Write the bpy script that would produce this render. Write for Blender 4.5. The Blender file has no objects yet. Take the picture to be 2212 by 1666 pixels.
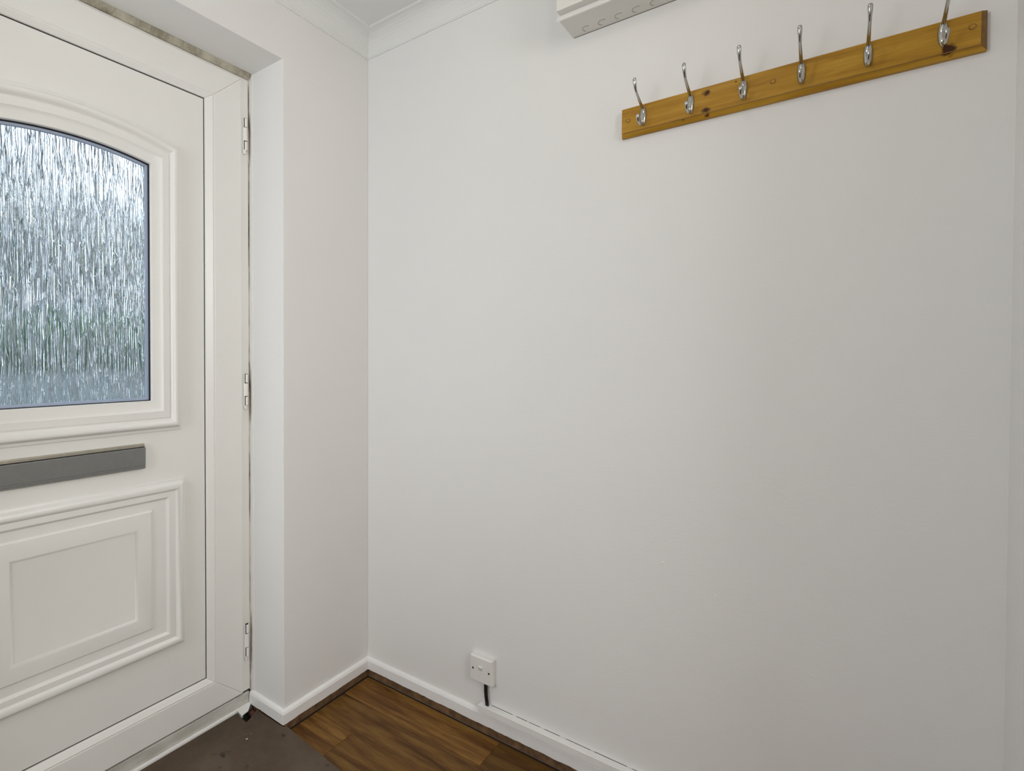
import bpy, bmesh, math, random
from mathutils import Vector, Matrix
random.seed(7)
PI = math.pi
scene = bpy.context.scene
COL = scene.collection

# ------------------------------------------------------------------ camera, world, lights
cam_d = bpy.data.cameras.new('camera')
cam = bpy.data.objects.new('camera', cam_d); COL.objects.link(cam)
yaw, pitch, roll = math.radians(129.1749), math.radians(-0.9067), math.radians(0.0584)
Fv = Vector((math.cos(yaw)*math.cos(pitch), math.sin(yaw)*math.cos(pitch), math.sin(pitch)))
Rv = Vector((math.sin(yaw), -math.cos(yaw), 0)); Uv = Rv.cross(Fv)
R2 = Rv*math.cos(roll) + Uv*math.sin(roll); U2 = -Rv*math.sin(roll) + Uv*math.cos(roll)
M = Matrix((R2, U2, -Fv)).transposed().to_4x4(); M.translation = Vector((1.4297, -1.6038, 1.2616))
cam.matrix_world = M
cam_d.sensor_fit = 'HORIZONTAL'; cam_d.sensor_width = 36
cam_d.lens = 1172.833/2212*36
cam_d.shift_x = (1106-846.8358)/2212; cam_d.shift_y = (793.4478-833)/2212
cam_d.clip_start = 0.02
scene.camera = cam

w = bpy.data.worlds.new('sky'); scene.world = w; w.use_nodes = True
bg = w.node_tree.nodes['Background']; bg.inputs[1].default_value = 1.0
_nt = w.node_tree; _tc = _nt.nodes.new('ShaderNodeTexCoord'); _no = _nt.nodes.new('ShaderNodeTexNoise')
_no.inputs['Scale'].default_value = 3.2; _no.inputs['Detail'].default_value = 6.0
_rp = _nt.nodes.new('ShaderNodeValToRGB'); _rp.color_ramp.elements[0].position = 0.42; _rp.color_ramp.elements[0].color = (0.70, 0.95, 1.40, 1)
_rp.color_ramp.elements[1].position = 0.60; _rp.color_ramp.elements[1].color = (2.6, 2.75, 2.85, 1)      # broken bright cloud over pale blue
_nt.links.new(_tc.outputs['Generated'], _no.inputs['Vector']); _nt.links.new(_no.outputs[0], _rp.inputs[0]); _nt.links.new(_rp.outputs[0], bg.inputs[0])

def area(name, loc, direction, sx, sy, power, color):
    l = bpy.data.lights.new(name, 'AREA'); l.shape = 'RECTANGLE'; l.size = sx; l.size_y = sy
    l.energy = power; l.color = color
    o = bpy.data.objects.new(name, l); COL.objects.link(o)
    o.location = loc; o.rotation_euler = Vector(direction).to_track_quat('-Z', 'Y').to_euler()
    return o
area('side_window_fill', (0.30, -2.63, 1.50), (0, 1, 0), 0.60, 1.20, 19.5, (0.93, 0.97, 1.0))  # added fill at an unseen window, recessed so the wall darkens rightward
area('hall_fill', (2.95, -1.30, 1.95), (-0.94, 0.0, -0.33), 1.5, 1.1, 32, (1.0, 0.985, 0.955))  # added unseen fill panel, tilted down to light the door
scene.view_settings.view_transform = 'Standard'; scene.view_settings.look = 'None'
scene.view_settings.exposure = -0.08; scene.view_settings.gamma = 1.0
scene.view_settings.use_curve_mapping = False
scene.cycles.use_denoising = True
scene.cycles.max_bounces = 14; scene.cycles.diffuse_bounces = 8; scene.cycles.transmission_bounces = 10

# ------------------------------------------------------------------ materials
MATS = {}
def nm(name):
    m = bpy.data.materials.new(name); m.use_nodes = True; MATS[name] = m
    nt = m.node_tree; return m, nt, nt.nodes['Principled BSDF']
def N(nt, typ, **kw):
    n = nt.nodes.new(typ)
    for k, v in kw.items():
        if k.startswith('i_'):
            key = k[2:]; n.inputs[int(key) if key.isdigit() else key].default_value = v
        else: setattr(n, k, v)
    return n
def coords(nt, scale=(1,1,1)):
    tc = N(nt, 'ShaderNodeTexCoord'); mp = N(nt, 'ShaderNodeMapping')
    mp.inputs['Scale'].default_value = scale
    nt.links.new(tc.outputs['Object'], mp.inputs[0]); return mp.outputs[0]
def ramp(nt, fac, stops):
    r = N(nt, 'ShaderNodeValToRGB'); e = r.color_ramp.elements
    while len(e) < len(stops): e.new(0.5)
    for q, (p, c) in zip(e, stops): q.position = p; q.color = (*c, 1)
    nt.links.new(fac, r.inputs[0]); return r.outputs[0]
def mixc(nt, fac, a, b, blend='MIX'):
    m = N(nt, 'ShaderNodeMix', data_type='RGBA', blend_type=blend)
    for s, v in ((m.inputs[0], fac), (m.inputs[6], a), (m.inputs[7], b)):
        if hasattr(v, 'links'): nt.links.new(v, s)
        elif isinstance(v, (int, float)): s.default_value = v
        else: s.default_value = (*v, 1)
    return m.outputs[2]
def math_(nt, op, a, b=0.0, clamp=False):
    m = N(nt, 'ShaderNodeMath', operation=op, use_clamp=clamp)
    for s, v in ((m.inputs[0], a), (m.inputs[1], b)):
        if hasattr(v, 'links'): nt.links.new(v, s)
        else: s.default_value = v
    return m.outputs[0]
def bump(nt, p, h, strength, dist):
    b = N(nt, 'ShaderNodeBump'); b.inputs['Strength'].default_value = strength; b.inputs['Distance'].default_value = dist
    nt.links.new(h, b.inputs['Height']); nt.links.new(b.outputs[0], p.inputs['Normal'])
def plain(name, col, rough=0.5, metal=0.0, noise=0.0, nscale=30, bmp=0.0, bscale=200, bd=0.001):
    m, nt, p = nm(name)
    p.inputs['Roughness'].default_value = rough; p.inputs['Metallic'].default_value = metal
    v = coords(nt)
    n = N(nt, 'ShaderNodeTexNoise', i_Scale=nscale, i_Detail=4.0); nt.links.new(v, n.inputs['Vector'])
    c = ramp(nt, n.outputs[0], [(0.3, tuple(x*(1-noise) for x in col)), (0.7, tuple(min(1, x*(1+noise)) for x in col))])
    nt.links.new(c, p.inputs['Base Color'])
    if bmp:
        n2 = N(nt, 'ShaderNodeTexNoise', i_Scale=bscale, i_Detail=3.0); nt.links.new(v, n2.inputs['Vector'])
        bump(nt, p, n2.outputs[0], bmp, bd)
    return m
wallm = plain('wall_paint', (0.76, 0.752, 0.738), 0.75, noise=0.008, nscale=2.5, bmp=0.25, bscale=140, bd=0.0012)
ceilm = plain('ceiling_paint', (0.74, 0.745, 0.73), 0.85, noise=0.01, nscale=3, bmp=0.25, bscale=120)
upvc = plain('white_upvc', (0.80, 0.795, 0.77), 0.32, noise=0.012, nscale=4)
gloss = plain('white_gloss_paint', (0.82, 0.81, 0.80), 0.35, noise=0.02, nscale=15, bmp=0.15, bscale=60)
trunkw = plain('white_trunking', (0.80, 0.79, 0.775), 0.4, noise=0.02, nscale=20)
plastic = plain('white_plastic', (0.76, 0.745, 0.72), 0.35, noise=0.01)
cream = plain('cream_plastic', (0.70, 0.69, 0.655), 0.4, noise=0.01)
jointm = plain('brown_wall_joint', (0.16, 0.14, 0.10), 0.9)
groovem = plain('groove_shade', (0.36, 0.335, 0.28), 0.7)  # tan tone paints the shade in the cut knockout grooves
blackm = plain('black_rubber', (0.012, 0.012, 0.012), 0.6)
blackg = plain('black_cable_tape', (0.008, 0.008, 0.01), 0.35)
darkgap = plain('dark_gap', (0.02, 0.016, 0.012), 0.9)
letterm = plain('satin_aluminium', (0.24, 0.245, 0.24), 0.42, metal=0.55, noise=0.03, nscale=60)
letterb = plain('aged_aluminium_edge', (0.42, 0.39, 0.33), 0.35, metal=0.6, noise=0.08, nscale=40)
chrome = plain('chrome', (0.50, 0.50, 0.49), 0.08, metal=1.0, noise=0.02)
screwm = plain('dark_screw_hole', (0.02, 0.02, 0.02), 0.5)
flake = plain('pale_debris', (0.62, 0.52, 0.42), 0.8, noise=0.1)
rubble = plain('red_brown_rubble', (0.10, 0.035, 0.022), 0.95, noise=0.4, nscale=90, bmp=0.6, bscale=150)
brick = plain('brick_red', (0.36, 0.17, 0.12), 0.9, noise=0.2)
paving = plain('grey_paving', (0.50, 0.52, 0.54), 0.9, noise=0.35, nscale=3)
grassm = plain('grass', (0.08, 0.17, 0.06), 0.9, noise=0.3, nscale=6)
bark = plain('bark', (0.08, 0.06, 0.045), 0.9, noise=0.2)
leafm = plain('leaf_green', (0.07, 0.16, 0.11), 0.6, noise=0.4, nscale=2)
hedgem = plain('hedge_green', (0.09, 0.21, 0.12), 0.6, noise=0.4, nscale=3)
carm = plain('dark_car_paint', (0.03, 0.045, 0.065), 0.25)
carglass = plain('car_window', (0.02, 0.03, 0.04), 0.1)

def dirty(name, clean, dirt, lo, hi, scale):
    m, nt, p = nm(name); p.inputs['Roughness'].default_value = 0.6
    n = N(nt, 'ShaderNodeTexNoise', i_Scale=6.0, i_Detail=8.0, i_Roughness=0.7); nt.links.new(coords(nt, scale), n.inputs['Vector'])
    nt.links.new(ramp(nt, n.outputs[0], [(lo, clean), (hi, dirt)]), p.inputs['Base Color']); return m
grimy = dirty('mould_stained_silicone', (0.50, 0.47, 0.38), (0.20, 0.175, 0.12), 0.38, 0.66, (3, 3, 3))
sillm = dirty('grubby_white_upvc', (0.62, 0.61, 0.57), (0.40, 0.385, 0.34), 0.35, 0.70, (2, 1.2, 4))
crackm = dirty('dirty_silicone', (0.55, 0.50, 0.43), (0.10, 0.075, 0.045), 0.42, 0.60, (9, 9, 1.1))
m, nt, p = nm('upvc_with_hinge_grime'); stainedm = m; p.inputs['Roughness'].default_value = 0.5
tc = N(nt, 'ShaderNodeTexCoord'); sep = N(nt, 'ShaderNodeSeparateXYZ'); nt.links.new(tc.outputs['Object'], sep.inputs[0])
ns = N(nt, 'ShaderNodeTexNoise', i_Scale=38.0, i_Detail=6.0); nt.links.new(tc.outputs['Object'], ns.inputs['Vector'])
fx = math_(nt, 'DIVIDE', math_(nt, 'SUBTRACT', -0.1665, sep.outputs[0]), 0.010, True)
tot = None
for hz, hh in ((2.03, 0.10), (1.13, 0.11), (0.255, 0.12)):
    g_ = math_(nt, 'SUBTRACT', 1.0, math_(nt, 'POWER', math_(nt, 'DIVIDE', math_(nt, 'SUBTRACT', sep.outputs[2], hz), hh), 2.0), True)
    tot = g_ if tot is None else math_(nt, 'ADD', tot, g_, True)
f = math_(nt, 'MULTIPLY', math_(nt, 'MULTIPLY', fx, tot), math_(nt, 'ADD', math_(nt, 'MULTIPLY', ns.outputs[0], 2.4), 0.2), True)
nt.links.new(mixc(nt, f, (0.76, 0.755, 0.735), (0.20, 0.165, 0.115)), p.inputs['Base Color'])
hingedirt = dirty('hinge_grime', (0.42, 0.38, 0.30), (0.20, 0.165, 0.12), 0.35, 0.65, (9, 9, 2))

# varnished pine with knots at their own places on the board
m, nt, p = nm('varnished_pine'); pine = m
v = coords(nt, (3, 20, 26))
n1 = N(nt, 'ShaderNodeTexNoise', i_Scale=2.2, i_Detail=6.0, i_Distortion=0.6); nt.links.new(v, n1.inputs['Vector'])
col = ramp(nt, n1.outputs[0], [(0.25, (0.31, 0.145, 0.012)), (0.5, (0.42, 0.225, 0.022)), (0.75, (0.50, 0.285, 0.040))])
v2 = coords(nt, (1.6, 8, 70))
n2 = N(nt, 'ShaderNodeTexNoise', i_Scale=3.0, i_Detail=3.0); nt.links.new(v2, n2.inputs['Vector'])
g2 = ramp(nt, n2.outputs[0], [(0.42, (0.72, 0.66, 0.55)), (0.56, (1, 1, 1))])
col = mixc(nt, 0.38, col, g2, 'MULTIPLY')
tc = N(nt, 'ShaderNodeTexCoord'); sep = N(nt, 'ShaderNodeSeparateXYZ'); nt.links.new(tc.outputs['Object'], sep.inputs[0])
nk = N(nt, 'ShaderNodeTexNoise', i_Scale=120.0, i_Detail=4.0); nt.links.new(tc.outputs['Object'], nk.inputs['Vector'])
for (kx, kz, ra, rb, dk) in ((1.1698, 1.938, .0085, .0065, 1.0), (1.1692, 1.895, .0100, .0060, 1.0), (1.1715, 1.883, .006, .004, .8), (1.6032, 1.8945, .0095, .0100, 1.5), (1.1165, 1.886, .002, .002, .8), (1.2335, 1.946, .0022, .0022, .8)):
    dx = math_(nt, 'DIVIDE', math_(nt, 'SUBTRACT', sep.outputs[0], kx), ra)
    dz = math_(nt, 'DIVIDE', math_(nt, 'SUBTRACT', sep.outputs[2], kz), rb)
    d = math_(nt, 'SQRT', math_(nt, 'ADD', math_(nt, 'MULTIPLY', dx, dx), math_(nt, 'MULTIPLY', dz, dz)))
    d = math_(nt, 'ADD', d, math_(nt, 'MULTIPLY', math_(nt, 'SUBTRACT', nk.outputs[0], 0.5), 1.6))
    f = math_(nt, 'MULTIPLY', math_(nt, 'SUBTRACT', 1.35, d), 1.2*dk, True)
    col = mixc(nt, f, col, (0.055, 0.016, 0.004))
nt.links.new(col, p.inputs['Base Color']); p.inputs['Roughness'].default_value = 0.42; p.inputs['Specular IOR Level'].default_value = 0.25
pine_dark = plain('pine_end_grain', (0.20, 0.095, 0.016), 0.45, noise=0.2, nscale=80)

# wood-look vinyl plank
m, nt, p = nm('vinyl_plank'); plankm = m
oi = N(nt, 'ShaderNodeObjectInfo')
tc = N(nt, 'ShaderNodeTexCoord'); mp = N(nt, 'ShaderNodeMapping'); mp.inputs['Scale'].default_value = (1.5, 13, 1)
cb = N(nt, 'ShaderNodeCombineXYZ'); nt.links.new(math_(nt, 'MULTIPLY', oi.outputs['Random'], 37.0), cb.inputs[0]); nt.links.new(math_(nt, 'MULTIPLY', oi.outputs['Random'], 91.0), cb.inputs[1])
nt.links.new(tc.outputs['Object'], mp.inputs[0]); nt.links.new(cb.outputs[0], mp.inputs[1])
n1 = N(nt, 'ShaderNodeTexNoise', i_Scale=2.4, i_Detail=5.0, i_Roughness=0.6, i_Distortion=0.5); nt.links.new(mp.outputs[0], n1.inputs['Vector'])
col = ramp(nt, n1.outputs[0], [(0.30, (0.070, 0.027, 0.006)), (0.45, (0.150, 0.068, 0.015)), (0.58, (0.225, 0.115, 0.027)), (0.75, (0.27, 0.155, 0.042))])
mp2 = N(nt, 'ShaderNodeMapping'); mp2.inputs['Scale'].default_value = (9, 150, 1); nt.links.new(tc.outputs['Object'], mp2.inputs[0])
n2 = N(nt, 'ShaderNodeTexNoise', i_Scale=2.0, i_Detail=4.0); nt.links.new(mp2.outputs[0], n2.inputs['Vector'])
col = mixc(nt, 0.7, col, ramp(nt, n2.outputs[0], [(0.35, (0.6, 0.57, 0.5)), (0.6, (1, 1, 1))]), 'MULTIPLY')
col = mixc(nt, 1.0, col, oi.outputs['Color'], 'MULTIPLY')
nt.links.new(col, p.inputs['Base Color']); p.inputs['Roughness'].default_value = 0.55; p.inputs['Specular IOR Level'].default_value = 0.25
bump(nt, p, n2.outputs[0], 0.2, 0.0006)
bareM = plain('bare_brown_timber', (0.15, 0.082, 0.038), 0.8, noise=0.45, nscale=35, bmp=0.4, bscale=80)

# mat
m, nt, p = nm('brown_mat'); matm = m
v = coords(nt)
n1 = N(nt, 'ShaderNodeTexNoise', i_Scale=5.0, i_Detail=6.0, i_Roughness=0.65); nt.links.new(v, n1.inputs['Vector'])
col = ramp(nt, n1.outputs[0], [(0.30, (0.055, 0.040, 0.024)), (0.50, (0.092, 0.062, 0.040)), (0.68, (0.115, 0.088, 0.062))])
n2 = N(nt, 'ShaderNodeTexNoise', i_Scale=400.0, i_Detail=2.0); nt.links.new(v, n2.inputs['Vector'])
col = mixc(nt, 0.6, col, ramp(nt, n2.outputs[0], [(0.35, (0.65, 0.62, 0.58)), (0.65, (1.1, 1.1, 1.1))]), 'MULTIPLY')
n3 = N(nt, 'ShaderNodeTexNoise', i_Scale=22.0, i_Detail=5.0); nt.links.new(v, n3.inputs['Vector'])
col = mixc(nt, ramp(nt, n3.outputs[0], [(0.64, (0, 0, 0)), (0.72, (1, 1, 1))]), col, (0.022, 0.015, 0.010))
nt.links.new(col, p.inputs['Base Color']); p.inputs['Roughness'].default_value = 0.9
bump(nt, p, n2.outputs[0], 0.5, 0.0015)

# obscure glass: long vertical ripples
m, nt, p = nm('obscure_glass'); glassm = m
p.inputs['Transmission Weight'].default_value = 1.0; p.inputs['Roughness'].default_value = 0.03; p.inputs['IOR'].default_value = 1.48
p.inputs['Base Color'].default_value = (0.95, 0.985, 1.0, 1)
tc = N(nt, 'ShaderNodeTexCoord')
nd = N(nt, 'ShaderNodeTexNoise', i_Scale=14.0, i_Detail=2.0); nt.links.new(tc.outputs['Object'], nd.inputs['Vector'])
off = N(nt, 'ShaderNodeVectorMath', operation='SCALE'); off.inputs[3].default_value = 0.006
sb = N(nt, 'ShaderNodeVectorMath', operation='SUBTRACT'); sb.inputs[1].default_value = (0.5, 0.5, 0.5)
nt.links.new(nd.outputs['Color'], sb.inputs[0]); nt.links.new(sb.outputs[0], off.inputs[0])
ad = N(nt, 'ShaderNodeVectorMath', operation='ADD'); nt.links.new(tc.outputs['Object'], ad.inputs[0]); nt.links.new(off.outputs[0], ad.inputs[1])
mp = N(nt, 'ShaderNodeMapping'); mp.inputs['Scale'].default_value = (0.0, 150, 9.5); nt.links.new(ad.outputs[0], mp.inputs[0])
vo = N(nt, 'ShaderNodeTexVoronoi', feature='DISTANCE_TO_EDGE'); vo.inputs['Scale'].default_value = 1.0; nt.links.new(mp.outputs[0], vo.inputs['Vector'])
ridge = math_(nt, 'SUBTRACT', 1.0, math_(nt, 'DIVIDE', vo.outputs['Distance'], 0.20), True)
ridge = math_(nt, 'POWER', ridge, 1.5)
mp3 = N(nt, 'ShaderNodeMapping'); mp3.inputs['Scale'].default_value = (0.0, 260, 20); nt.links.new(ad.outputs[0], mp3.inputs[0])
n4 = N(nt, 'ShaderNodeTexNoise', i_Scale=1.0, i_Detail=3.0); nt.links.new(mp3.outputs[0], n4.inputs['Vector'])
h = math_(nt, 'ADD', ridge, math_(nt, 'MULTIPLY', n4.outputs[0], 0.55))
bump(nt, p, h, 1.0, 0.0030)

# ------------------------------------------------------------------ mesh helpers
def link(name, me, mat, parent=None, bevel=0, seg=2, smooth=False):
    if mat: me.materials.append(mat)
    o = bpy.data.objects.new(name, me); COL.objects.link(o)
    if parent: o.parent = parent
    if bevel:
        b = o.modifiers.new('bevel', 'BEVEL'); b.width = bevel; b.segments = seg; b.limit_method = 'ANGLE'
    if smooth:
        for f in me.polygons: f.use_smooth = True
    return o
def mesh(name, vs, fs, mat, parent=None, **k):
    me = bpy.data.meshes.new(name); me.from_pydata([tuple(v) for v in vs], [], fs); me.update()
    bm = bmesh.new(); bm.from_mesh(me); bmesh.ops.recalc_face_normals(bm, faces=bm.faces); bm.to_mesh(me); bm.free()
    return link(name, me, mat, parent, **k)
def bxd(b):
    x0, x1, y0, y1, z0, z1 = b
    return [(x0,y0,z0),(x1,y0,z0),(x1,y1,z0),(x0,y1,z0),(x0,y0,z1),(x1,y0,z1),(x1,y1,z1),(x0,y1,z1)], \
           [(0,3,2,1),(4,5,6,7),(0,1,5,4),(1,2,6,5),(2,3,7,6),(3,0,4,7)]
def box(name, b, mat, parent=None, **k):
    v, f = bxd(b); return mesh(name, v, f, mat, parent, **k)
def prism(name, pts, axis, a, b, mat, parent=None, **k):
    """extrude a 2-D outline along an axis: x -> pts are (y,z); y -> (x,z); z -> (x,y)"""
    def P(u, v, t): return {'x': (t, u, v), 'y': (u, t, v), 'z': (u, v, t)}[axis]
    n = len(pts); vs = [P(u, v, a) for u, v in pts] + [P(u, v, b) for u, v in pts]
    fs = [tuple(range(n-1, -1, -1)), tuple(range(n, 2*n))] + [(i, (i+1) % n, n+(i+1) % n, n+i) for i in range(n)]
    return mesh(name, vs, fs, mat, parent, **k)
def rings(name, loops, mat, parent=None, closed=True, cap=False, **k):
    n = len(loops[0]); vs = [p for l in loops for p in l]; fs = []
    for r in range(len(loops)-1):
        for i in range(n if closed else n-1):
            j = (i+1) % n; fs.append((r*n+i, r*n+j, (r+1)*n+j, (r+1)*n+i))
    if cap: fs.append(tuple(range((len(loops)-1)*n, len(loops)*n)))
    return mesh(name, vs, fs, mat, parent, **k)
def tube(name, pts, rad, mat, parent=None, seg=14, flat=1.0, side=(1, 0, 0)):
    """round bar through pts with a radius per point, rounded ends; flat squeezes it across the side vector"""
    P = [Vector(q) for q in pts]; loops = []
    S = Vector(side)
    for i, q in enumerate(P):
        t = (P[min(i+1, len(P)-1)] - P[max(i-1, 0)]).normalized()
        n = t.cross(S).normalized()
        loops.append([q + S*math.cos(a)*rad[i] + n*math.sin(a)*rad[i]*flat for a in [2*PI*j/seg for j in range(seg)]])
    vs = [v for l in loops for v in l]; fs = []
    for r in range(len(P)-1):
        for i in range(seg):
            j = (i+1) % seg; fs.append((r*seg+i, r*seg+j, (r+1)*seg+j, (r+1)*seg+i))
    fs.append(tuple(range(seg-1, -1, -1))); fs.append(tuple(range((len(P)-1)*seg, len(P)*seg)))
    return mesh(name, vs, fs, mat, parent, smooth=True)
def empty(name, loc=(0,0,0)):
    o = bpy.data.objects.new(name, None); COL.objects.link(o); o.location = loc; o.empty_display_size = 0.05; return o
def tag(o, label, cat=None, group=None, kind=None):
    if label: o['label'] = label
    if cat: o['category'] = cat
    if group: o['group'] = group
    if kind: o['kind'] = kind
    return o
def cyl(name, c, axis, r, h, mat, parent=None, seg=20, r2=None, **k):
    r2 = r if r2 is None else r2; vs = []
    for t, q in ((0, r), (h, r2)):
        for j in range(seg):
            a = 2*PI*j/seg; u, v_ = q*math.cos(a), q*math.sin(a)
            vs.append({'x': (c[0]+t, c[1]+u, c[2]+v_), 'y': (c[0]+u, c[1]+t, c[2]+v_), 'z': (c[0]+u, c[1]+v_, c[2]+t)}[axis])
    fs = [tuple(range(seg)), tuple(range(2*seg-1, seg-1, -1))] + [(i, (i+1) % seg, seg+(i+1) % seg, seg+i) for i in range(seg)]
    return mesh(name, vs, fs, mat, parent, **k)
def dup(o, dx=(0,0,0), parent=None):
    c = o.copy(); COL.objects.link(c)
    if parent is not None: c.parent = parent
    c.location = Vector(o.location) + Vector(dx)
    for ch in list(o.children): 
        d = ch.copy(); COL.objects.link(d); d.parent = c
        for g in list(ch.children):
            e = g.copy(); COL.objects.link(e); e.parent = d
    return c

# ------------------------------------------------------------------ key dimensions (metres)
YC = -0.4255; YE = -1.5655           # the door reveal, right and left
ZL = 2.2559                          # soffit over the door
ZCOVE, CV, ZCEIL = 2.4302, 0.0731, 2.5033
XF = -0.1736; XP = -0.1856           # face of the door's sash, face of its panel
XB = 1.700                           # wall at the right edge of the picture
YW = -2.30
# ------------------------------------------------------------------ walls, floor, ceiling
o = box('wall_right', (-0.3, XB+0.12, 0, 0.12, -0.05, 2.62), wallm)
tag(o, 'long plain white wall with the coat rack on it', 'wall', kind='structure')
for i, (u, z) in enumerate(((1.0739, 0.707), (1.200, 0.6509), (1.262, 0.664), (0.96, 0.735))):
    pts = []
    s = (.0034, .0030, .0015, .0013)[i]
    lump = cyl('plaster_lump', (u, 0.0005, z), 'y', s, -s*0.8, wallm, o, seg=10, r2=s*0.4)
o = prism('wall_front', [(0.0, -0.05), (YC, -0.05), (YC, ZL), (YE, ZL), (YE, -0.05), (YW-.12, -0.05), (YW-.12, 2.62), (0.0, 2.62)], 'x', -0.30, 0.0, wallm, bevel=0.002)
tag(o, 'white wall around the front door with a deep plastered reveal', 'wall', kind='structure')
vs, fs = [], []
for b in ((XB, XB+.12, -0.50, 0.0, -0.05, 2.62), (XB, XB+.12, YW-.12, -2.20, -0.05, 2.62), (XB, XB+.12, -2.20, -0.50, 2.36, 2.62)):
    v_, f_ = bxd(b); fs += [tuple(i+len(vs) for i in f) for f in f_]; vs += v_
o = mesh('wall_back', vs, fs, wallm); tag(o, 'white wall seen as a narrow strip at the right edge', 'wall', kind='structure')
vs, fs = [], []
for b in ((-0.3, 0.0, YW-.32, YW, -0.05, 2.62), (0.60, XB+.12, YW-.32, YW, -0.05, 2.62), (0.0, 0.60, YW-.32, YW, -0.05, 0.90), (0.0, 0.60, YW-.32, YW, 2.10, 2.62)):
    v_, f_ = bxd(b); fs += [tuple(i+len(vs) for i in f) for f in f_]; vs += v_
o = mesh('wall_left', vs, fs, wallm); tag(o, 'white side wall with an added window, facing the coat rack wall', 'wall', kind='structure')
o = empty('added_window_1', (0.33, YW, 0.90)); tag(o, 'unseen white framed side window added to bring in daylight', 'window', kind='structure')  # unseen window, placed near the door to shape the side fill
for b in ((0.0, 0.04, YW-.31, YW-.26, 0.90, 2.10), (0.56, 0.60, YW-.31, YW-.26, 0.90, 2.10), (0.04, 0.56, YW-.31, YW-.26, 0.90, 0.94), (0.04, 0.56, YW-.31, YW-.26, 2.06, 2.10)):
    f = box('window_frame', b, upvc); f.parent = o; f.matrix_parent_inverse = Matrix.Translation((-0.33, -YW, -0.90))
o = box('ceiling', (-0.3, 3.5, YW-.12, 0.12, ZCEIL, ZCEIL+.1), ceilm); tag(o, 'flat white ceiling', 'ceiling', kind='structure')
# hall beyond the doorway behind the camera
vs, fs = [], []
for b in ((XB+.12, 3.4, -0.40, -0.30, -0.05, 2.62), (XB+.12, 3.4, -2.30, -2.20, -0.05, 2.62), (3.4, 3.5, -2.30, -0.30, -0.05, 2.62)):
    v_, f_ = bxd(b); fs += [tuple(i+len(vs) for i in f) for f in f_]; vs += v_
o = mesh('unseen_wall_hall', vs, fs, plain('darkened_hall_tone', (0.48, 0.45, 0.40), 0.8)); tag(o, 'unseen darkened beige walls of the hall behind the porch', 'wall', kind='structure')  # unseen hall, toned darker to soak up bounced light
fl = box('floor', (-0.30, 3.45, YW, 0.0, -0.06, -0.0025), darkgap); tag(fl, 'brown wood-look plank floor', 'floor', kind='structure')
PW = 0.1430
for r in range(17):
    y1 = -r*PW if r else -0.0100
    y0 = max(-(r+1)*PW, YW+0.001)
    if y0 >= y1: break
    xs = {0: [0.0100, 0.5906, 1.81], 1: [0.0100, 0.98, 2.2], 2: [0.0100, 0.1845, 1.40, 2.6]}.get(r)
    if xs is None:
        st = (0.35, 0.95, 0.60, 0.15)[r % 4]; xs = [-0.090, st, st+1.22, 3.39]
    else: xs = xs + [3.39]
    for a, b in zip(xs[:-1], xs[1:]):
        g = 0.0005
        pk = box('plank', (a+g, b-g, y0+g, y1-g, -0.0024, 0.0), plankm, fl, bevel=0.0004, seg=1)
        t = {(0, 0): 1.12, (0, 1): 0.62, (1, 0): 0.80, (2, 0): 1.0, (2, 1): 0.78}.get((r, xs.index(a)), random.uniform(0.7, 1.1))
        pk.color = (t, t*0.98, t*0.95, 1)

# coving: concave quarter along two walls
def cove_profile():
    pts = [(0, 0), (0.004, 0.0), (0.004, 0.004)]
    for i in range(9):
        a = PI/2*i/8
        pts.append((0.006+(CV-0.010)*(1-math.cos(a)), 0.006+(CV-0.010)*math.sin(a)))
    pts += [(CV, CV-0.002), (CV, CV), (0, CV)]
    return pts
cp = cove_profile(); L = [[], []]
vs = [(max(0, d) if False else d, -d, ZCOVE+h) for d, h in cp] + [(XB, -d, ZCOVE+h) for d, h in cp]
n = len(cp)
def strip2(name, A, B, label):
    fs = [(i, (i+1) % n, n+(i+1) % n, n+i) for i in range(n)] + [tuple(range(n)), tuple(range(2*n-1, n-1, -1))]
    o = mesh(name, A+B, fs, gloss_c); tag(o, label, 'coving', kind='structure'); return o
gloss_c = ceilm
strip2('trim_1', [(d, -d, ZCOVE+h) for d, h in cp], [(XB, -d, ZCOVE+h) for d, h in cp], 'white coving above the coat rack wall')
strip2('trim_2', [(d, -d, ZCOVE+h) for d, h in cp], [(d, YW, ZCOVE+h) for d, h in cp], 'white coving above the front door wall')

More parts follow.
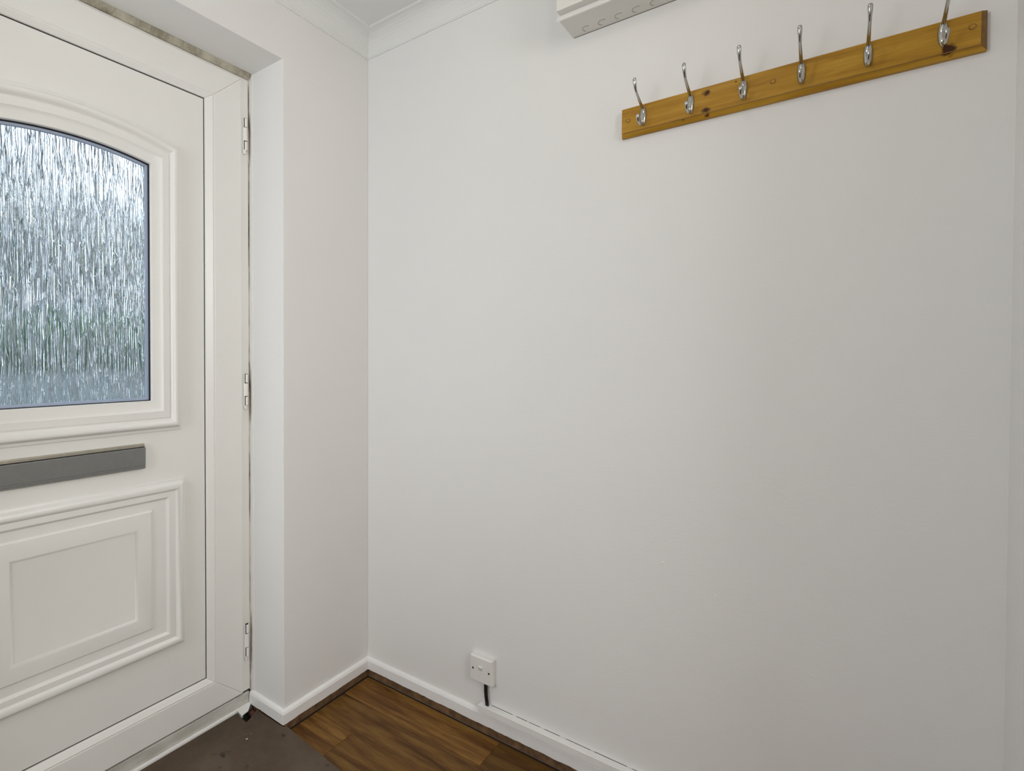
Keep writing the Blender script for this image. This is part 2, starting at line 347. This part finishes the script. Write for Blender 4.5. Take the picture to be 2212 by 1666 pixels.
# skirting: white moulded board with ragged paint edge, bare timber strip below
ST, SH, SB = 0.014, 0.0773, 0.034
def skirting(name, A, B, nrm, label, mitreA=0, mitreB=0, zb=SB):
    A, B, nrm = Vector(A), Vector(B), Vector(nrm); d = (B-A); Ln = d.length; d.normalize()
    cnt = max(2, int(Ln/0.006)); loops = []
    rag = 0
    for i in range(cnt+1):
        t = i/cnt
        rag = rag*0.6 + random.uniform(-1, 1)*0.0007
        prof = [(0, zb), (ST, zb+rag), (ST, SH-0.011), (ST-0.0035, SH-0.004), (0.003, SH), (0, SH)]
        l = []
        for o_, z in prof:
            q = A + d*(Ln*t) + nrm*o_ + d*(mitreA*o_*(1-t)) - d*(mitreB*o_*t)
            l.append((q.x, q.y, z))
        loops.append(l)
    o = rings(name, loops, gloss, closed=True)
    bm = bmesh.new(); bm.from_mesh(o.data); bm.faces.new([bm.verts[i] for i in []] ) if False else None; bm.free()
    tag(o, label, 'skirting board', kind='structure')
    q0, q1 = A - nrm*0.002, B - nrm*0.002
    t0 = d*0.0; pts = []
    vs = []
    for q in (A, B):
        for o_, z in ((0.0, 0.0005), (0.0035, 0.0005), (0.0035, zb+0.003), (0.0, zb+0.003)):
            vs.append((q.x+nrm.x*o_, q.y+nrm.y*o_, z))
    mesh('timber_strip', vs, [(0,1,2,3),(7,6,5,4),(0,4,5,1),(1,5,6,2),(2,6,7,3),(3,7,4,0)], bareM, o)
    return o
skirting('baseboard_right', (0, 0, 0), (XB, 0, 0), (0, -1, 0), 'white skirting board under the light switch wall', 1, 0)
skirting('baseboard_front', (0, 0, 0), (0, YC, 0), (1, 0, 0), 'white skirting board between the corner and the door reveal', 1, -1)
skirting('baseboard_reveal', (XF, YC, 0), (0, YC, 0), (0, -1, 0), 'short white skirting board inside the door reveal', 0, -1)

# ------------------------------------------------------------------ front door
door = empty('door_1'); tag(door, 'white panelled front door with an arched obscure glass pane', 'door', kind='structure')
SY0, SY1, SZ0, SZ1 = -0.4645, -1.5265, 0.0815, 2.2310       # sash outside
BY0, BY1, BZ0, BZ1 = -0.5715, -1.4195, 0.1706, 2.1375       # sash inside / bead outside
GY0, GY1, GZ0, GZ1 = -0.6045, -1.3865, 0.1962, 2.1137       # panel edge
fr = empty('outer_frame'); fr.parent = door
XO = XF-0.007
box('frame_jamb', (-0.25, XO, -0.49, YC+.0005, 0.0815, ZL+.0005), upvc, fr)
box('frame_jamb', (-0.25, XO, YE-.0005, -1.50, 0.0815, ZL+.0005), upvc, fr)
box('frame_head', (-0.25, XO, -1.50, -0.49, 2.20, ZL+.0005), upvc, fr)
box('door_threshold', (-0.25, XF-0.0025, YE, -0.4365, 0.0005, 0.0755), sillm, door, bevel=0.003)
box('threshold_gap', (-0.24, XF-0.0090, YE+.002, -0.4300, 0.070, 0.0900), blackm, door)  # black strip put in to paint the gap under the sash dark
box('sill_strip', (XF-0.006, -0.1668, YE, -0.470, 0.0005, 0.0360), gloss, door, bevel=0.001)
clip = prism('sill_end_cap', [(-0.1755, -0.4400), (-0.1637, -0.4405), (-0.1555, -0.4497), (-0.1373, -0.4707), (-0.1357, -0.4853), (-0.1320, -0.4996), (-0.1472, -0.4978), (-0.1643, -0.4950), (-0.1755, -0.4950)], 'z', 0.0335, 0.0380, gloss, door, bevel=0.0008)
sash = empty('sash'); sash.parent = door
def mitred(name, o0, o1, inner, x_back, prof, mat, parent, gap=0.00035, bevel=0.0008):
    """four mitred rails: o0/o1 outer corners (y,z), inner corners; prof = list of (fraction, x)"""
    (ya, za, yb, zb), (yc, zc, yd, zd) = o0, inner      # ya right, yb left; za bottom, zb top
    oc = [(ya, za), (ya, zb), (yb, zb), (yb, za)]; ic = [(yc, zc), (yc, zd), (yd, zd), (yd, zc)]
    for k in range(4):
        A, B, a, b = oc[k], oc[(k+1) % 4], ic[k], ic[(k+1) % 4]
        ux, uy = B[0]-A[0], B[1]-A[1]; ln = math.hypot(ux, uy); ux, uy = ux/ln*gap, uy/ln*gap
        loops = []
        for (S, T, sg) in ((A, a, 1), (B, b, -1)):
            l = [(x, S[0]+(T[0]-S[0])*f+ux*sg, S[1]+(T[1]-S[1])*f+uy*sg) for f, x in prof]
            l += [(x_back, T[0]+ux*sg, T[1]+uy*sg), (x_back, S[0]+ux*sg, S[1]+uy*sg)]
            loops.append(l)
        n = len(loops[0]); vs = loops[0]+loops[1]
        fs = [(i, (i+1) % n, n+(i+1) % n, n+i) for i in range(n)] + [tuple(range(n)), tuple(range(2*n-1, n-1, -1))]
        mesh(name, vs, fs, mat, parent, bevel=bevel, seg=1)
mitred('sash_rail', (SY0, SZ0, SY1, SZ1), None, (BY0, BZ0, BY1, BZ1), XF-0.05, [(0, XF-0.0015), (0.02, XF), (0.985, XF), (1, XF-0.001)], upvc, sash)
bead = empty('glazing_bead'); bead.parent = door
mitred('bead_strip', (BY0, BZ0, BY1, BZ1), None, (GY0+0.0042, GZ0-0.0042, GY1-0.0042, GZ1+0.0042), XP-0.01, [(0, XF-0.0018), (0.10, XF-0.0005), (0.22, XF-0.0006), (0.9, XP+0.0035), (1, XP+0.001)], upvc, bead, bevel=0)
def rect_loop(x, y0, y1, z0, z1): return [(x, y0, z0), (x, y0, z1), (x, y1, z1), (x, y1, z0)]
rings('panel_gasket', [rect_loop(XP-.012, BY0-.01, BY1+.01, BZ0+.01, BZ1-.01), rect_loop(XP-.0040, GY0+0.005, GY1-0.005, GZ0-0.005, GZ1+0.005), rect_loop(XP-0.0018, GY0+0.0025, GY1-0.0025, GZ0-0.0025, GZ1+0.0025), rect_loop(XP-0.0022, GY0-0.001, GY1+0.001, GZ0+0.001, GZ1-0.001)], blackm, door)

# glass opening outline
CY = -0.9955; HW = 0.2110; GB = 1.1325; ARC = 0.5; ZA = 1.8728
def gpath(hw, zb, grow=0.0):
    pts = []
    for i in range(33):
        t = -1+2*i/32; y = CY - t*hw*-1
        pts.append((CY+hw*-t*-1, ZA-ARC*(t*hw)**2))
    # from left (t=-1 => y=CY-hw) to right
    return [(CY-hw, zb)] + pts + [(CY+hw, zb)]
base = gpath(HW, GB)
def offset_path(path, o):
    n = len(path); out = []
    for i in range(n):
        p0, p1, p2 = Vector(path[i-1]), Vector(path[i]), Vector(path[(i+1) % n])
        a, b = (p1-p0).normalized(), (p2-p1).normalized()
        na, nb = Vector((-a.y, a.x)), Vector((-b.y, b.x))
        m_ = (na+nb)/(1+na.dot(nb))
        out.append((p1.x+m_.x*o, p1.y+m_.y*o))
    return out
q = offset_path(base, 0.01)
SG = 1 if q[0][1] < base[0][1] else -1
def gl(o, h): return [(XP+h, y, z) for y, z in offset_path(base, o*SG)]
prof = [(0.0005, -0.030), (0.0, 0.003), (0.0015, 0.0055), (0.004, 0.006), (0.024, 0.0075), (0.030, 0.0100), (0.034, 0.0125), (0.038, 0.0120),
        (0.053, 0.0115), (0.0555, 0.0090), (0.058, 0.0085), (0.060, 0.0105), (0.0635, 0.0150), (0.068, 0.0185), (0.073, 0.0205), (0.078, 0.0200), (0.082, 0.0170), (0.085, 0.0120), (0.0865, 0.0070), (0.0875, 0.0055), (0.094, 0.0045), (0.0965, 0.0030), (0.0975, -0.0005)]
o = rings('window_moulding', [gl(a, b) for a, b in prof], upvc, door)
for f in o.data.polygons: f.use_smooth = True
es = o.modifiers.new('split', 'EDGE_SPLIT'); es.split_angle = math.radians(38)
# panel with the hole for the glass
def filled(name, loops, x, mat, parent, thick=0.0):
    bm = bmesh.new(); edges = []
    for l in loops:
        vv = [bm.verts.new((x, y, z)) for y, z in l]
        edges += [bm.edges.new((vv[i], vv[(i+1) % len(vv)])) for i in range(len(vv))]
    bmesh.ops.triangle_fill(bm, use_beauty=True, edges=edges)
    if thick:
        r = bmesh.ops.extrude_face_region(bm, geom=bm.faces[:]); bmesh.ops.translate(bm, vec=(-thick, 0, 0), verts=[g for g in r['geom'] if isinstance(g, bmesh.types.BMVert)])
    bmesh.ops.recalc_face_normals(bm, faces=bm.faces)
    me = bpy.data.meshes.new(name); bm.to_mesh(me); bm.free(); return link(name, me, mat, parent)
hole = offset_path(base, 0.008*SG)
o = filled('door_panel', [[(GY0, GZ0), (GY0, GZ1), (GY1, GZ1), (GY1, GZ0)], hole], XP, upvc, door, 0.030)
rings('glass_gasket', [gl(0.002, -0.0105), gl(-0.0003, -0.0040), gl(-0.0012, -0.0045), gl(-0.0018, -0.0085), gl(-0.0022, -0.0120)], blackm, door)
rings('spacer_bar', [gl(-0.001, -0.0135), gl(-0.0020, -0.0118), gl(-0.0085, -0.0122), gl(-0.0100, -0.0175)], plain('blue_grey_spacer', (0.36, 0.43, 0.57), 0.4, metal=0.0), door)
pane = offset_path(base, 0.004*SG)
g = filled('glass_pane', [pane], XP-0.0180, glassm, door, 0.004)
g['label'] = 'rippled obscure glass in the arched opening'
# lower moulded panel: rings given as (side in, top in, bottom in, h)
PY, PHW, PZ0, PZ1 = -0.9955, 0.3180, 0.3470, 0.8815
lp = [(0, 0, 0, -0.0005), (0.001, 0.001, 0.001, 0.003), (0.006, 0.006, 0.006, 0.0045), (0.009, 0.009, 0.009, 0.008), (0.013, 0.013, 0.013, 0.0150), (0.018, 0.018, 0.018, 0.0185), (0.0235, 0.0235, 0.0235, 0.0195), (0.029, 0.029, 0.029, 0.0170), (0.033, 0.033, 0.033, 0.0115), (0.036, 0.036, 0.036, 0.0095),
      (0.040, 0.040, 0.040, 0.0105), (0.057, 0.052, 0.052, 0.0100), (0.061, 0.056, 0.056, 0.0060), (0.064, 0.059, 0.059, 0.0030), (0.108, 0.084, 0.084, 0.0030), (0.114, 0.089, 0.089, 0.0085), (0.117, 0.092, 0.092, 0.0090), (0.153, 0.132, 0.125, 0.0090), (0.156, 0.135, 0.128, 0.0085), (0.161, 0.140, 0.133, 0.0035), (0.163, 0.142, 0.135, 0.0030)]
o = rings('raised_panel', [rect_loop(XP+h, PY+PHW-s, PY-PHW+s, PZ0+b, PZ1-t) for s, t, b, h in lp], upvc, door, cap=True)
for f in o.data.polygons: f.use_smooth = True
es = o.modifiers.new('split', 'EDGE_SPLIT'); es.split_angle = math.radians(38)
# letter plate
lpz0, lpz1, ly0, ly1 = 0.9290, 1.0055, -0.8085, -1.1825
lpo = box('letter_plate', (XP-.001, XP+0.0075, ly1, ly0, lpz0, lpz1), letterb, door, bevel=0.003); lpo['label'] = 'brushed grey metal letter plate'
prism('flap', [(XP+0.005, lpz0+.0015), (XP+0.0120, lpz0+.0020), (XP+0.0120, lpz0+.0060), (XP+0.0112, lpz0+.0064), (XP+0.0126, lpz0+.0070), (XP+0.0126, lpz0+.0115), (XP+0.0118, lpz0+.0120), (XP+0.0134, lpz0+.0128), (XP+0.0140, 0.9925), (XP+0.0125, 0.9942), (XP+0.005, 0.9942)], 'y', ly1+.001, ly0-.001, letterm, lpo, bevel=0.0004, seg=1)
box('flap_gap', (XP+0.004, XP+0.0080, ly1+.002, ly0-.002, 0.9940, 0.9966), blackm, lpo)
box('plate_lip', (XP+0.004, XP+0.0105, ly1+.001, ly0-.001, 0.9966, 0.9982), letterb, lpo, bevel=0.0003, seg=1)
# hinges on the strip between sash and reveal
HY = -0.4465
def hinge(z0, z1):
    h = empty('hinge'); h.parent = door
    def seg_(name, a, b, r, y, mat, xo=0.0, par=h, yc=None):
        pts = []
        for i in range(13):
            t = -PI/2 + PI*i/12
            pts.append((XO+xo+math.cos(t)*r*0.95, y+math.sin(t)*r))
        o = prism(name, [(XO-0.002, y-r)] + pts + [(XO-0.002, y+r)], 'z', a, b, mat, par)
        for f in o.data.polygons: f.use_smooth = True
        e_ = o.modifiers.new('split', 'EDGE_SPLIT'); e_.split_angle = math.radians(40)
        return o
    L = z1-z0
    seg_('hinge_leaf', z0+L*0.30, z1-L*0.30, 0.0106, HY, upvc)
    for (a, b, ga, gb) in ((z1-L*0.275, z1-0.002, z1-L*0.30, z1), (z0+0.002, z0+L*0.275, z0, z0+L*0.30)):
        k = seg_('hinge_core', ga+.0005, gb-.0005, 0.0082, HY, darkgap, xo=-0.001)
        seg_('hinge_cap', a, b, 0.0076, HY+0.0022, upvc, xo=0.0014, par=k)
        box('hinge_side', (XO-0.002, XO+0.006, HY-0.0105, HY-0.0068, ga, gb), upvc, k, bevel=0.0005, seg=1)
    cyl('hinge_pin', (XO+0.003, HY-0.003, z0-0.013), 'z', 0.0050, 0.014, plastic, h, seg=16, r2=0.0075)
    return h
for z0, z1 in ((1.9885, 2.101), (1.096, 1.2075), (0.2045, 0.3200)): hinge(z0, z1)
# reveal bead and its stained silicone joint
box('reveal_bead', (XO+.0002, -0.1590, YC-0.0040, YC+.0005, 0.0745, ZL), stainedm, door, bevel=0.0012)
box('silicone_joint', (XO-0.001, XO+0.0035, -0.4325, YC-0.0035, 0.076, 2.252), crackm, door, bevel=0.001, seg=1)
prism('silicone_head_joint', [(XO-.001, ZL-0.017), (XF-0.001, ZL-0.017), (-0.1630, ZL-0.002), (-0.1600, ZL+.0005), (XO-.001, ZL+.0005)], 'y', YE, -0.4345, grimy, door)

# ------------------------------------------------------------------ entrance mat
mo = prism('entrance_mat', [(-0.1660, -1.56), (-0.1660, -0.4965), (-0.1340, -0.5010), (-0.1114, -0.5030), (-0.1010, -0.5040), (-0.1096, -0.4780), (-0.1190, -0.4610), (-0.1215, -0.4520), (-0.1287, -0.4402), (0.0146, -0.4402), (0.0146, -0.4300), (0.2941, -0.4560), (0.92, -0.52), (0.90, -1.52)], 'z', 0.0006, 0.0300, matm, bevel=0.0015)
tag(mo, 'thick dull brown mat inside the front door, corner broken away', 'mat')
for i, (x, y, r) in enumerate(((-0.031, -0.553, 0.0045), (-0.040, -0.530, 0.0016), (-0.052, -0.541, 0.0013))):
    vs = [(x+math.cos(a)*r*(0.6+0.5*((k*7) % 3)/2), y+math.sin(a)*r*(0.5+0.5*((k*5) % 3)/2), 0.0301) for k, a in enumerate([2*PI*j/7 for j in range(7)])]
    c = mesh('paint_flake', vs+[(x, y, 0.0301+r*0.6)], [(k, (k+1) % 7, 7) for k in range(7)]+[tuple(range(6, -1, -1))], flake)
    tag(c, ('largest pale paint flake on the brown mat', 'small pale crumb above the large flake on the mat', 'tiny pale crumb left of the other flakes on the mat')[i], 'debris', 'pale flakes on the mat')
bm = bmesh.new(); bmesh.ops.create_icosphere(bm, subdivisions=2, radius=1)
for v_ in bm.verts:
    k = 1+random.uniform(-.25, .25); v_.co = Vector((v_.co.x*0.0180*k-0.1440, v_.co.y*0.0085*k-0.4495, v_.co.z*0.0110*k+0.0130))
me = bpy.data.meshes.new('brick_rubble'); bm.to_mesh(me); bm.free()
tag(link('brick_rubble', me, rubble), 'red-brown crumb of rubble in the gap at the mat corner', 'rubble')

# ------------------------------------------------------------------ coat rack
rack = empty('coat_rack'); tag(rack, 'varnished pine coat rack with six chrome hooks on the wall', 'coat rack')
x0, x1, z0, z1, yb = 0.9615, 1.6585, 1.8775, 1.9560, -0.020
lo = [[(x0, 0.001, z0), (x1, 0.001, z0), (x1, 0.001, z1), (x0, 0.001, z1)], [(x0, -0.010, z0), (x1, -0.010, z0), (x1, -0.010, z1), (x0, -0.010, z1)],
      [(x0+.002, -0.0175, z0+.009), (x1-.009, -0.0175, z0+.009), (x1-.009, -0.0185, z1-.0015), (x0+.002, -0.0185, z1-.0015)],
      [(x0+.002, yb, z0+.0098), (x1-.0098, yb, z0+.0098), (x1-.0098, yb, z1-.003), (x0+.003, yb, z1-.003)]]
bd = rings('backboard', lo, pine, rack, cap=True)
box('bevel_groove', (x0+.006, x1-.0102, yb-0.0001, yb+0.002, z0+.0096, z0+.0112), pine_dark, bd)
bd.data.materials.append(pine_dark)
for f in bd.data.polygons:
    if f.normal.x > 0.5: f.material_index = 1
for (x, z) in ((0.9804, 1.9202), (1.3091, 1.9228), (1.6367, 1.9267)):
    c = cyl('screw_cap', (x, yb+0.001, z), 'y', 0.0052, -0.0030, pine, rack, seg=20, r2=0.0040, bevel=0.0006)
    cyl('cap_recess', (x, yb+0.0004, z), 'y', 0.0062, -0.0006, pine_dark, c, seg=20)
def make_hook():
    h = empty('coat_hook'); h.parent = rack
    # domed oval back plate
    loops = []
    for i in range(9):
        t = i/8; s = math.cos(t*PI/2*0.93); yy = yb-0.0005-0.0075*math.sin(t*PI/2)
        if i == 0: loops.append([(0.0086*math.cos(a), yb+.0004, 0.0272*math.sin(a)) for a in [2*PI*j/28 for j in range(28)]])
        loops.append([(0.0086*s*math.cos(a)*abs(math.cos(a))**0.12, yy, 0.0272*s*math.sin(a)) for a in [2*PI*j/28 for j in range(28)]])
    rings('back_plate', loops, chrome, h, cap=True, smooth=True)
    zc = 1.924
    up = [(-.0235,1.940),(-.0300,1.9435),(-.0400,1.9470),(-.0520,1.9505),(-.0640,1.9545),(-.0750,1.9580),(-.0860,1.9622),(-.0940,1.9670),(-.0995,1.9730),(-.1025,1.9790),(-.1040,1.9850),(-.1044,1.9900),(-.1043,1.9928),(-.1042,1.9940)]
    ru = [.0032,.0037,.0036,.0034,.0032,.0030,.0029,.0031,.0036,.0042,.0046,.0046,.0034,.0014]
    tube('upper_prong', [(0, y, z-zc) for y, z in up], ru, chrome, h, flat=0.8)
    dn = [(-.0235,1.9080),(-.0300,1.9010),(-.0380,1.8955),(-.0470,1.8925),(-.0560,1.8920),(-.0640,1.8945),(-.0700,1.8990),(-.0730,1.9045),(-.0740,1.9085),(-.0742,1.9110),(-.0742,1.9122)]
    rd = [.0030,.0034,.0033,.0032,.0032,.0034,.0038,.0044,.0044,.0032,.0013]
    tube('lower_prong', [(0, y, z-zc) for y, z in dn], rd, chrome, h, flat=0.8)
    return h
hooks = [(1.0194, 1.9216), (1.1343, 1.9209), (1.2495, 1.9227), (1.3628, 1.9254), (1.4792, 1.9257), (1.5948, 1.9276)]
h0 = make_hook()
for i, (x, z) in enumerate(hooks):
    h = h0 if i == 0 else dup(h0)
    h.location = (x, 0, z); h.rotation_euler = (0, 0, 0)
# ------------------------------------------------------------------ consumer unit
cu = empty('fuse_box'); tag(cu, 'off-white plastic fuse box above the coat rack, cut by the frame', 'fuse box')
X0, X1, ZB = 0.8165, 1.165, 2.2144
body = box('body', (X0, X1, -0.1050, 0.0005, ZB, 2.400), cream, cu, bevel=0.0015)
prism('front_lip', [(-0.1030, ZB+0.0002), (-0.1045, ZB-0.0012), (-0.1085, ZB+0.0005), (-0.1090, 2.2270), (-0.1030, 2.2270)], 'x', X0-0.006, X1+0.006, plastic, cu, bevel=0.0006)
prism('front_cover', [(-0.1030, 2.2262), (-0.1345, 2.2262), (-0.1352, 2.2270), (-0.1352, 2.4040), (-0.1030, 2.4040)], 'x', X0+0.004, X1+0.004, cream, cu, bevel=0.0010)
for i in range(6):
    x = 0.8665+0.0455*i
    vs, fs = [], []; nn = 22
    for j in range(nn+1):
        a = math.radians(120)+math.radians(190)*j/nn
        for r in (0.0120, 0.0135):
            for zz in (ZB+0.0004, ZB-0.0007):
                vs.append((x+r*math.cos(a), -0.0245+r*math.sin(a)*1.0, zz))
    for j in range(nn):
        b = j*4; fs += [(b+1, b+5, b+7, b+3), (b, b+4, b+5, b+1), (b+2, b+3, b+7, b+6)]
    mesh('knockout_groove_shade', vs, fs, groovem, body)
prism('wall_joint', [(-0.0008, ZB-0.0012), (-0.0018, ZB+0.0002), (0.0003, ZB+0.0002), (0.0003, ZB-0.0012)], 'x', X0+.004, X1, jointm, cu)
# ------------------------------------------------------------------ light switch, cable, trunking
sx, sz, sd = 0.5252, 0.2195, 0.0230
sw = empty('light_switch'); tag(sw, 'square white rocker switch low on the wall above the trunking', 'switch')
a, b_ = 0.0400, 0.0430
lo = [[(sx-a-.0005, 0.0005, sz-a-.0005), (sx+b_, 0.0005, sz-a-.0005), (sx+b_, 0.0005, sz+b_), (sx-a-.0005, 0.0005, sz+b_)],
      [(sx-a-.0005, -sd+.006, sz-a-.0005), (sx+b_, -sd+.006, sz-a-.0005), (sx+b_, -sd+.006, sz+b_), (sx-a-.0005, -sd+.006, sz+b_)],
      [(sx-a, -sd+.0005, sz-a), (sx+a, -sd+.0005, sz-a), (sx+a, -sd+.0005, sz+a), (sx-a, -sd+.0005, sz+a)],
      [(sx-a+.0008, -sd, sz-a+.0008), (sx+a-.0008, -sd, sz-a+.0008), (sx+a-.0008, -sd, sz+a-.0008), (sx-a+.0008, -sd, sz+a-.0008)]]
rings('face_plate', lo, plastic, sw, cap=True)
prism('rocker', [(-sd+.002, sz-.0135), (-sd-.0006, sz-.0135), (-sd-.0008, sz-.001), (-sd-.0055, sz+.0125), (-sd-.0050, sz+.0135), (-sd+.002, sz+.0135)], 'x', sx-.0075, sx+.0075, plastic, sw, bevel=0.0005)
for s in (-1, 1): cyl('screw', (sx+s*0.0300, -sd+.0004, sz), 'y', 0.0034, -0.0008, screwm, sw, seg=16)
cab = tube('black_cable', [(0.5365, -0.0100, 0.1810), (0.5370, -0.0102, 0.165), (0.5378, -0.0108, 0.148), (0.5395, -0.0112, 0.130), (0.5420, -0.0115, 0.116), (0.5430, -0.0115, 0.1036)], [.0068]*6, blackg, flat=0.5)
tag(cab, 'short flat black cable from the switch down to the trunking', 'cable')
TZ0, TZ1, TY = 0.0800, 0.1036, -0.0255
tr = empty('cable_trunking'); tag(tr, 'white square cable trunking running along the skirting board', 'trunking')
box('trunking_base', (0.5168, XB-.001, -0.0170, -0.0006, TZ0+.001, TZ1-.001), trunkw, tr)
prism('trunking_lid', [(-0.0015, TZ1-.0015), (-0.0020, TZ1), (TY+.0012, TZ1), (TY, TZ1-.0012), (TY, TZ0+.0010), (TY+.0010, TZ0), (-0.0145, TZ0), (-0.0145, TZ0+.0015), (TY+.002, TZ0+.002), (TY+.002, TZ1-.002)], 'x', 0.5160, XB-.001, trunkw, tr)
box('lid_shadow_line', (0.5175, XB-.001, -0.0168, -0.0138, 0.0748, TZ0+.0008), plain('grey_brown_shade', (0.40, 0.36, 0.33), 0.8, noise=0.2), tr)  # painted shadow line below the trunking lid
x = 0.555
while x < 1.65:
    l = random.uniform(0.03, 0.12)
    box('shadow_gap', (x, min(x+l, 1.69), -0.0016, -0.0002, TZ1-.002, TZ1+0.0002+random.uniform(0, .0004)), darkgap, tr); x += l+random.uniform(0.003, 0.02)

# ------------------------------------------------------------------ pendant lamp (its glint shows in the door glass)
lamp = empty('ceiling_lamp'); tag(lamp, 'small pendant ceiling lamp whose glint shows in the door glass', 'lamp')
LX, LY = 1.17, -0.70
cyl('ceiling_rose', (LX, LY, 2.5035), 'z', 0.040, -0.022, plastic, lamp, seg=24, r2=0.030)
cyl('lamp_cord', (LX, LY, 2.482), 'z', 0.003, -0.055, plastic, lamp, seg=10)
cyl('bulb_holder', (LX, LY, 2.428), 'z', 0.012, -0.035, plastic, lamp, seg=18, r2=0.018)
m, nt, p = nm('lit_bulb'); p.inputs['Emission Color'].default_value = (1.0, 0.90, 0.78, 1); p.inputs['Emission Strength'].default_value = 42
bm = bmesh.new(); bmesh.ops.create_uvsphere(bm, u_segments=20, v_segments=14, radius=0.030)
for v_ in bm.verts: v_.co = Vector((v_.co.x+LX, v_.co.y+LY, v_.co.z*1.1+2.362))
me = bpy.data.meshes.new('bulb'); bm.to_mesh(me); bm.free(); link('bulb', me, m, lamp, smooth=True)

# ------------------------------------------------------------------ outdoors, blurred by the glass
o = box('garden_ground', (-16, -0.30, -12, 12, -0.25, -0.06), grassm); tag(o, 'green front lawn seen through the door glass', 'ground', kind='structure')
o = box('garden_path', (-4.5, -0.30, -3.0, 3.5, -0.06, -0.045), paving); tag(o, 'grey paved drive outside the door glass', 'ground', kind='structure')
def foliage(name, c, size, count, mat, leaf=0.09, trunk=None, label='', cat='hedge'):
    e = empty(name); tag(e, label, cat)
    vs, fs = [], []; rnd = random.Random(int(c[1]*100)+count)
    for _ in range(count):
        if trunk: 
            while True:
                q = Vector([rnd.uniform(-1, 1) for _ in range(3)])
                if q.length < 1: break
        else: q = Vector([rnd.uniform(-1, 1) for _ in range(3)])
        P = Vector((c[0]+q.x*size[0], c[1]+q.y*size[1], c[2]+q.z*size[2]))
        a = Vector([rnd.uniform(-1, 1) for _ in range(3)]).normalized(); b = a.cross(Vector([rnd.uniform(-1, 1) for _ in range(3)])).normalized()
        s = leaf*rnd.uniform(.6, 1.4); i = len(vs)
        vs += [P-a*s, P+b*s*.5, P+a*s, P-b*s*.5]; fs.append((i, i+1, i+2, i+3))
    me = bpy.data.meshes.new('foliage'); me.from_pydata([tuple(v) for v in vs], [], fs); l = link('foliage', me, mat, e); l['kind'] = 'stuff'
    if trunk: tube('trunk', [(c[0], c[1], -0.2), (c[0]+.05, c[1], 0.8), (c[0], c[1]+.05, c[2])], [.12, .09, .05], bark, e)
    return e
foliage('garden_hedge', (-6.0, 1.5, 0.85), (0.45, 3.4, 0.95), 9000, hedgem, 0.10, label='green hedge seen through the lower part of the door glass')
foliage('garden_tree', (-8.0, 0.0, 2.85), (1.1, 1.45, 1.65), 4300, leafm, 0.13, True, 'dark green tree seen through the left of the door glass', 'tree')
foliage('garden_tree', (-8.0, 2.95, 2.55), (1.0, 1.35, 1.5), 3000, leafm, 0.13, True, 'lower green tree seen through the right of the door glass', 'tree')
wl = box('garden_wall', (-5.2, -4.95, -3.0, 5.0, -0.06, 1.10), plain('mottled_grey_render', (0.22, 0.26, 0.26), 0.9, noise=0.8, nscale=5))
tag(wl, 'low mottled grey garden wall seen through the bottom of the door glass', 'wall')
